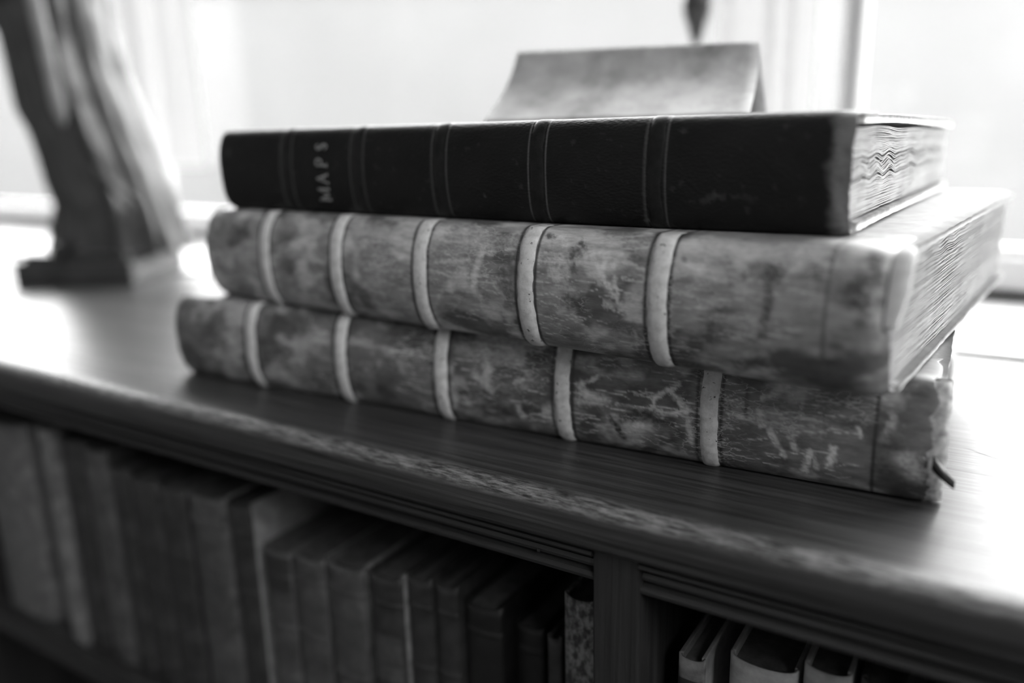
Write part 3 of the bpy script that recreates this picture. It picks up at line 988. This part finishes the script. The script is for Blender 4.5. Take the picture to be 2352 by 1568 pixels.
# ------------------------------------------------------------------ bronze figure
e_ = np.array([0.909, 0.416])
n_ = np.array([-0.416, 0.909])
SCX, SCY = -0.967, 0.283
st = empty('bronze_figure', (SCX, SCY, 0), math.atan2(e_[1], e_[0]))
tag(st, 'dark bronze statuette of a robed figure on a square base standing on the bookcase', 'statue')
def plinth_prof(name, hw, hd, z0, z1, bev, mat):
    return bm_obj(name, box_bm(-hw, hw, -hd, hd, z0, z1, bev, 3), mat, st)
plinth_prof('base', 0.078, 0.060, 0.0, 0.030, 0.003, BRONZE)
plinth_prof('base_step', 0.070, 0.053, 0.030, 0.038, 0.004, BRONZE)
keys = [(0, 28, 292), (45, 55, 292), (90, 72, 294), (180, 78, 305), (250, 82, 325), (300, 104, 338), (360, 117, 354), (420, 125, 370),
        (470, 138, 384), (505, 122, 392), (540, 112, 398), (572, 100, 405), (592, 96, 410)]
zz, xl, xr = [], [], []
dC = (np.array([SCX, SCY, 0.15]) - EYE) @ FW
for (py, a, b_) in keys:
    def loc(px):
        d = FW + RT * (px - IW / 2) / F_PX - UP * (py - IH / 2) / F_PX
        P = EYE + d * dC
        return (P[0] - SCX) * e_[0] + (P[1] - SCY) * e_[1], P[2]
    la, ra = loc(a), loc(b_)
    zz.append((la[1] + ra[1]) / 2)
    xl.append(la[0])
    xr.append(ra[0])
zz, xl, xr = np.array(zz)[::-1], np.array(xl)[::-1], np.array(xr)[::-1]
zoff = 0.034 - zz[0]
ztop = zz[-1]
zs = np.concatenate([np.linspace(zz[0], ztop, 90), ztop + np.array([0.02, 0.05, 0.075, 0.09, 0.10, 0.108, 0.114, 0.12, 0.128])])
hw = np.concatenate([np.interp(zs[:90], zz, (xr - xl) / 2) + 0.009, [0.066, 0.066, 0.064, 0.058, 0.046, 0.03, 0.018, 0.0145, 0.014]])
cxm = np.concatenate([np.interp(zs[:90], zz, (xr + xl) / 2), [0] * 9])
cxm[90:] = cxm[89] * np.linspace(1, 0.7, 9)
th = np.linspace(0, 2 * np.pi, 144, endpoint=False)
V = np.zeros((len(zs), len(th), 3))
for i, z in enumerate(zs):
    h = hw[i]
    d = min(h * 0.80, 0.044) if i < 90 else h * 0.62
    k = np.clip((ztop + 0.02 - z) / 0.10, 0, 1)
    tw = 1.2 * (z - zz[0])
    fold = 1 + k * (0.06 * np.sin(9 * th + tw * 2) + 0.045 * np.sin(14 * th - tw * 3 + 1) + 0.03 * np.sin(23 * th + tw * 3))
    fold *= 1 + 0.03 * math.sin(z * 60) * np.sin(3 * th + z * 20)
    cx_ = np.sign(np.cos(th)) * np.abs(np.cos(th)) ** 0.85
    sy_ = np.sign(np.sin(th)) * np.abs(np.sin(th)) ** 0.85
    V[i, :, 0] = cxm[i] + h * cx_ * np.clip(fold, 0.8, 1.02)
    V[i, :, 1] = d * sy_ * fold
    V[i, :, 2] = z
V[0, :, 2] = 0.036
V[1, :, 2] = 0.039
body = mesh_np('robed_body', V, grid_faces(len(zs), len(th), True)[:, ::-1], BRONZE, st)
# head with hair cap (above the frame)
hv = []
for i in range(25):
    a = math.pi * i / 24
    for j in range(32):
        b_ = 2 * math.pi * j / 32
        x, y, z = math.sin(a) * math.cos(b_) * 0.021, math.sin(a) * math.sin(b_) * 0.025, math.cos(a) * 0.030
        if z < 0:
            x *= 1 + z * 8
        nose = math.exp(-((b_ - 1.5 * math.pi) / 0.22) ** 2 - ((a - 1.75) / 0.2) ** 2)
        brow = math.exp(-((a - 1.4) / 0.1) ** 2) * math.exp(-((b_ - 1.5 * math.pi) / 0.7) ** 2)
        chin = math.exp(-((b_ - 1.5 * math.pi) / 0.4) ** 2 - ((a - 2.45) / 0.2) ** 2)
        y -= 0.005 * nose + 0.0015 * brow + 0.003 * chin
        hv.append((x + cxm[-1], y - 0.002, z + zs[-1] + 0.026))
mesh_np('head', np.array(hv), grid_faces(25, 32, True)[:, ::-1], BRONZE, st)

def tube(name, pts, radii, mat, parent, seg=16, flat=1.0):
    pts = np.array(pts, float)
    n = len(pts)
    t = np.gradient(pts, axis=0)
    t /= np.linalg.norm(t, axis=1)[:, None] + 1e-12
    ref = np.array([0.0, 1.0, 0.0])
    V = np.zeros((n, seg, 3))
    for i in range(n):
        a = np.cross(t[i], ref)
        if np.linalg.norm(a) < 1e-6:
            a = np.array([1.0, 0, 0])
        a /= np.linalg.norm(a)
        b_ = np.cross(t[i], a)
        for j in range(seg):
            q = 2 * math.pi * j / seg
            V[i, j] = pts[i] + radii[i] * (a * math.cos(q) + b_ * math.sin(q) * flat)
    return mesh_np(name, V, grid_faces(n, seg, True), mat, parent)

def sloc(px, py, dy):
    d = FW + RT * (px - IW / 2) / F_PX - UP * (py - IH / 2) / F_PX
    P = EYE + d * dC
    return ((P[0] - SCX) * e_[0] + (P[1] - SCY) * e_[1], dy, P[2])
# hanging sash in front, cloak edge sweeping down to the right, hem fold
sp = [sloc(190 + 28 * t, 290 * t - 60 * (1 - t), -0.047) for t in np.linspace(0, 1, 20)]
tube('sash', sp, [0.0095] * 16 + [0.0098, 0.0095, 0.007, 0.001], BRONZE_SHEEN, st, 20, 0.5)
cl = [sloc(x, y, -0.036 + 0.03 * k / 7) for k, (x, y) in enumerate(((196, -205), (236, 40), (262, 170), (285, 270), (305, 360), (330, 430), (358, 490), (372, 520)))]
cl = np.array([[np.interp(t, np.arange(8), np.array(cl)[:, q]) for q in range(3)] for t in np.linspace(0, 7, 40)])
tube('cloak_edge', cl, list(np.interp(np.arange(40), [0, 3, 10, 30, 39], [0.002, 0.012, 0.010, 0.012, 0.004])), BRONZE_SHEEN, st, 18, 0.45)
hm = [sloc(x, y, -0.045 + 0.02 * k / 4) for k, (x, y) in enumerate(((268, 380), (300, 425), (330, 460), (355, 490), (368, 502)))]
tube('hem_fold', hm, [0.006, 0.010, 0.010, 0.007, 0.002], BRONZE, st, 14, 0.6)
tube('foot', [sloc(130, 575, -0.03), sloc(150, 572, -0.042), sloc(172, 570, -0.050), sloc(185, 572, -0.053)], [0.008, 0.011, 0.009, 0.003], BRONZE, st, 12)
tube('sleeve', [(cxm[90] - 0.055, 0, zs[92]), (cxm[90] - 0.066, -0.02, zs[90]), (cxm[90] - 0.03, -0.052, ztop + 0.005), (cxm[90] + 0.005, -0.056, ztop + 0.015)], [0.016, 0.019, 0.018, 0.012], BRONZE, st)
tube('sleeve', [(cxm[90] + 0.055, 0, zs[92]), (cxm[90] + 0.066, -0.02, zs[90]), (cxm[90] + 0.04, -0.052, ztop + 0.012), (cxm[90] + 0.015, -0.056, ztop + 0.028)], [0.016, 0.019, 0.018, 0.012], BRONZE, st)

# ------------------------------------------------------------------ curtains and pull
def curtain(x0, x1, y, z0, z1, folds, amp, label, skew=0.0):
    nu, nv = 160, 40
    V = np.zeros((nu, nv, 3))
    c = (x0 + x1) / 2
    for i in range(nu):
        s = i / (nu - 1)
        for j in range(nv):
            t = j / (nv - 1)
            x = x0 + (x1 - x0) * s
            ph = 2 * math.pi * folds * (s + 0.06 * math.sin(s * 9))
            V[i, j] = (x + skew * (1 - t) * s + 0.004 * math.sin(ph * 2) - c, amp * math.sin(ph) * (0.8 + 0.2 * math.sin(t * 3 + s * 7)), z0 + (z1 - z0) * t)
    o = mesh_np('curtain', V, grid_faces(nu, nv), NET)
    o.location = (c, y, 0)
    return tag(o, label, 'curtain', 'net curtains at the window')
cy = WY - 0.03
cl0, cl1 = hit(250, 0, 1, cy)[0], hit(402, 0, 1, cy)[0]
curtain(cl0, cl1, cy, 0.125, WZ1 - 0.02, 4, 0.012, 'narrow white net curtain hanging behind the bronze figure', 0.02)
cr0, cr1 = hit(1645, 100, 1, cy)[0], hit(1862, 100, 1, cy)[0]
curtain(cr0, cr1, cy, 0.125, WZ1 - 0.02, 3, 0.010, 'narrow white net curtain hanging beside the dark blind pull')
rod = tube('curtain_rod', [(WX0 + 0.1, cy, WZ1 - 0.01), (0, cy, WZ1 - 0.01), (WX1 - 0.1, cy, WZ1 - 0.01)], [0.006] * 3, WHITE, None)
tag(rod, 'thin white rod carrying the net curtains above the window', 'curtain rod')

py_ = WY - 0.06
pt, pb = hit(1600, 0, 1, py_), hit(1598, 108, 1, py_)
pull = empty('blind_pull', (pb[0], py_, pb[2]))
tag(pull, 'dark turned pull tapering to a point hanging on a cord before the window', 'blind pull')
H = pt[2] - pb[2]
prof_p = [(0.0006, 0.0), (0.0016, 0.08), (0.0030, 0.25), (0.0042, 0.45), (0.0056, 0.62), (0.0064, 0.8), (0.0068, 0.95), (0.0066, 1.1), (0.0050, 1.25), (0.0030, 1.36), (0.0036, 1.42), (0.0020, 1.5), (0.0005, 1.52)]
tube('pull', [(0, 0, h * H) for r, h in prof_p], [r * 2.1 for r, h in prof_p], PULLM, pull, 20)
tube('cord', [(0, 0, 1.5 * H), (0.0005, 0, 0.6), (0, 0, WZ1 - pb[2] - 0.02)], [0.0009] * 3, WHITE, pull, 8)

# ------------------------------------------------------------------ books on the shelf
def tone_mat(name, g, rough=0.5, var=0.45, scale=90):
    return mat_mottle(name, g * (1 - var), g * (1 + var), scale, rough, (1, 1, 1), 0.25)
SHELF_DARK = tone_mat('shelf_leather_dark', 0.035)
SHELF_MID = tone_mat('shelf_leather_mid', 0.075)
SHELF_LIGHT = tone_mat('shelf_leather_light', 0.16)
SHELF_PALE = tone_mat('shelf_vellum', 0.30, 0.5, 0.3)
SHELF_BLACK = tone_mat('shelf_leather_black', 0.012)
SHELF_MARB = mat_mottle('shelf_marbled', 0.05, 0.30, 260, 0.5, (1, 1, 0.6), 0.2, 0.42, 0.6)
TOPEDGE = mat_mottle('dark_page_edges', 0.05, 0.10, 120, 0.9, (1, 1, 1), 0.0)  # page blocks darker than the folio leaves
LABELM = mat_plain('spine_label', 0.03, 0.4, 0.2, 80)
LIT_SIDE = tone_mat('lit_side_board', 0.24)  # light from the right put into the colour of right boards

def shelf_book(label, X0, X1, ztop, y, depth, mat, bands=4, lab=None, bulge=0.18, edge=None, group='old leather books in the shelf'):
    T, H = X1 - X0, ztop - SHZ
    o = empty('shelved_book', ((X0 + X1) / 2, y, SHZ))
    tag(o, label, 'book', group)
    b = T * bulge
    n = 28
    nz = 24
    V = np.zeros((nz, n, 3))
    for i in range(nz):
        z = H * i / (nz - 1)
        cap = 0.0012 * math.exp(-(H - z) / 0.003)
        for j in range(n):
            a = math.pi * j / (n - 1)
            c = -math.cos(a)
            V[i, j] = (c * T / 2, -b * math.sin(a) ** 0.75 + 0.0, z + (cap * math.sin(a) * -1.5 if i == nz - 1 else 0))
    # spine
    s = mesh_np('spine', V, grid_faces(nz, n), mat, o)
    s.modifiers.new('thickness', 'SOLIDIFY').thickness = 0.0011
    box('board', -T / 2, -T / 2 + 0.0024, 0.0, depth, 0.0, H, mat, o, bev=0.0006)
    box('board', T / 2 - 0.0024, T / 2, 0.0, depth, 0.0, H, edge or mat, o, bev=0.0006)  # paler tone here paints in light from the right
    box('page_block', -T / 2 + 0.0024, T / 2 - 0.0024, 0.0016, depth - 0.004, 0.003, H - 0.0045, TOPEDGE, o)
    for k in range(bands):
        z = H * (0.12 + 0.76 * k / max(1, bands - 1))
        W = np.zeros((5, n, 3))
        for q in range(5):
            pz = -1 + q / 2
            hh = 0.0009 * (1 - pz * pz) - 0.0002
            for j in range(n):
                a = math.pi * j / (n - 1)
                W[q, j] = (-math.cos(a) * (T / 2 + hh * 0.3), -b * math.sin(a) ** 0.75 - hh, z + pz * 0.0022)
        mesh_np('raised_band', W, grid_faces(5, n), mat, o)
    if lab:
        W = np.zeros((2, n - 8, 3))
        for q, z in enumerate((H * lab[0], H * lab[1])):
            for j in range(n - 8):
                a = math.pi * (j + 4) / (n - 1)
                W[q, j] = (-math.cos(a) * T / 2, -b * math.sin(a) ** 0.75 - 0.0006, z)
        mesh_np('title_label', W, grid_faces(2, n - 8), lab[2], o)
    return o

def span(pl, pr, py, y):
    return hit(pl, py, 1, y)[0], hit(pr, py + (pr - pl) * 0.2, 1, y)[0], hit((pl + pr) / 2, py, 1, y)[2]
spec = [  # left px, right px, top px, y of the spine, material, bands, title label, right board tone with side light in it, label text
    (-75, 32, 968, 0.022, tone_mat('shelf_cloth_grey', 0.12), 0, None, None, 'broad plain grey book filling the shelf next to the thin pale one'),
    (78, 104, 985, 0.020, SHELF_LIGHT, 0, None, None, 'thin pale grey book standing between two wider volumes'),
    (108, 176, 1005, 0.026, SHELF_DARK, 4, None, None, 'dark leather book standing right beside the thin pale one'),
    (180, 232, 1030, 0.024, SHELF_MID, 4, None, None, 'mid-grey leather book, second past the thin pale one'),
    (236, 286, 1072, 0.026, SHELF_DARK, 5, None, None, 'dark banded book, third past the thin pale one'),
    (290, 350, 1100, 0.026, SHELF_DARK, 5, None, None, 'first of the two dark banded twins beside the book with the lit-coloured side'),
    (353, 414, 1118, 0.026, SHELF_DARK, 5, None, None, 'second of the dark banded twins, touching the book with the lit-coloured side'),
    (420, 504, 1136, 0.026, SHELF_MID, 3, None, SHELF_PALE, 'leather book with a lit-coloured right side along its height'),
    (508, 566, 1155, 0.030, SHELF_DARK, 4, None, SHELF_PALE, 'dark narrow book whose side board, coloured as lit, shows above the short labelled one'),
    (598, 660, 1262, 0.030, SHELF_MID, 4, (0.80, 0.97, LABELM), LIT_SIDE, 'short book with a dark framed title label at its head'),
    (664, 736, 1276, 0.030, SHELF_MID, 4, None, LIT_SIDE, 'plain grey book with a lit-coloured right side beside the labelled one'),
    (742, 826, 1298, 0.030, SHELF_MID, 3, None, LIT_SIDE, 'wide book with a lit-coloured right side and rounded head cap'),
    (842, 914, 1322, 0.030, SHELF_DARK, 4, (0.55, 0.75, SHELF_MID), LIT_SIDE, 'dark book with a mid-grey title label and lit-coloured right side'),
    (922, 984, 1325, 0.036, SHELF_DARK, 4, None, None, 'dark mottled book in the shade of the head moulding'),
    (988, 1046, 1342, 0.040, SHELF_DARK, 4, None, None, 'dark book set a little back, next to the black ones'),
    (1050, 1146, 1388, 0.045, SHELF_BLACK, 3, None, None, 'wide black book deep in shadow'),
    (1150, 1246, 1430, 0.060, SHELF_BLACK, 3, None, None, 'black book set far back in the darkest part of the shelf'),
    (1256, 1288, 1462, 0.040, SHELF_DARK, 0, None, None, 'slim low dark book next to the marbled one'),
    (1292, 1366, 1372, 0.030, SHELF_MARB, 0, None, None, 'marbled pale book pressed against the post'),
]
prev = None
for (pl, pr, py, y, m, nb, lab, side_tone, text) in spec:
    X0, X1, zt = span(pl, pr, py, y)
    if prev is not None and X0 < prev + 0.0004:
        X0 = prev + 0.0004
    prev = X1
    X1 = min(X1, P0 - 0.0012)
    shelf_book(text, X0, X1, min(zt, MZ - 0.004), y + (X1 - X0) * 0.18, 0.16 + 0.02 * random.random(), m, nb, lab, edge=side_tone)
# right bay
spec2 = [
    (1556, 1618, 1510, 0.030, SHELF_LIGHT, 3, (0.84, 0.93, LABELM), SHELF_PALE, 'worn pale leather book with dark label next to the post'),
    (1670, 1830, 1528, 0.032, SHELF_PALE, 3, None, None, 'fat pale leather book with hollow head cap'),
    (1844, 1956, 1540, 0.032, SHELF_PALE, 3, None, None, 'pale vellum book standing past the fat pale one'),
    (1975, 2080, 1572, 0.034, SHELF_DARK, 4, None, None, 'dark leather book standing past the pale vellum one'),
]
for (pl, pr, py, y, m, nb, lab, side_tone, text) in spec2:
    X0, X1, zt = span(pl, pr, py, y)
    shelf_book(text, X0, X1, min(zt, MZ - 0.004), y + (X1 - X0) * 0.18, 0.17, m, nb, lab, edge=side_tone, group='old books in the bay past the post')
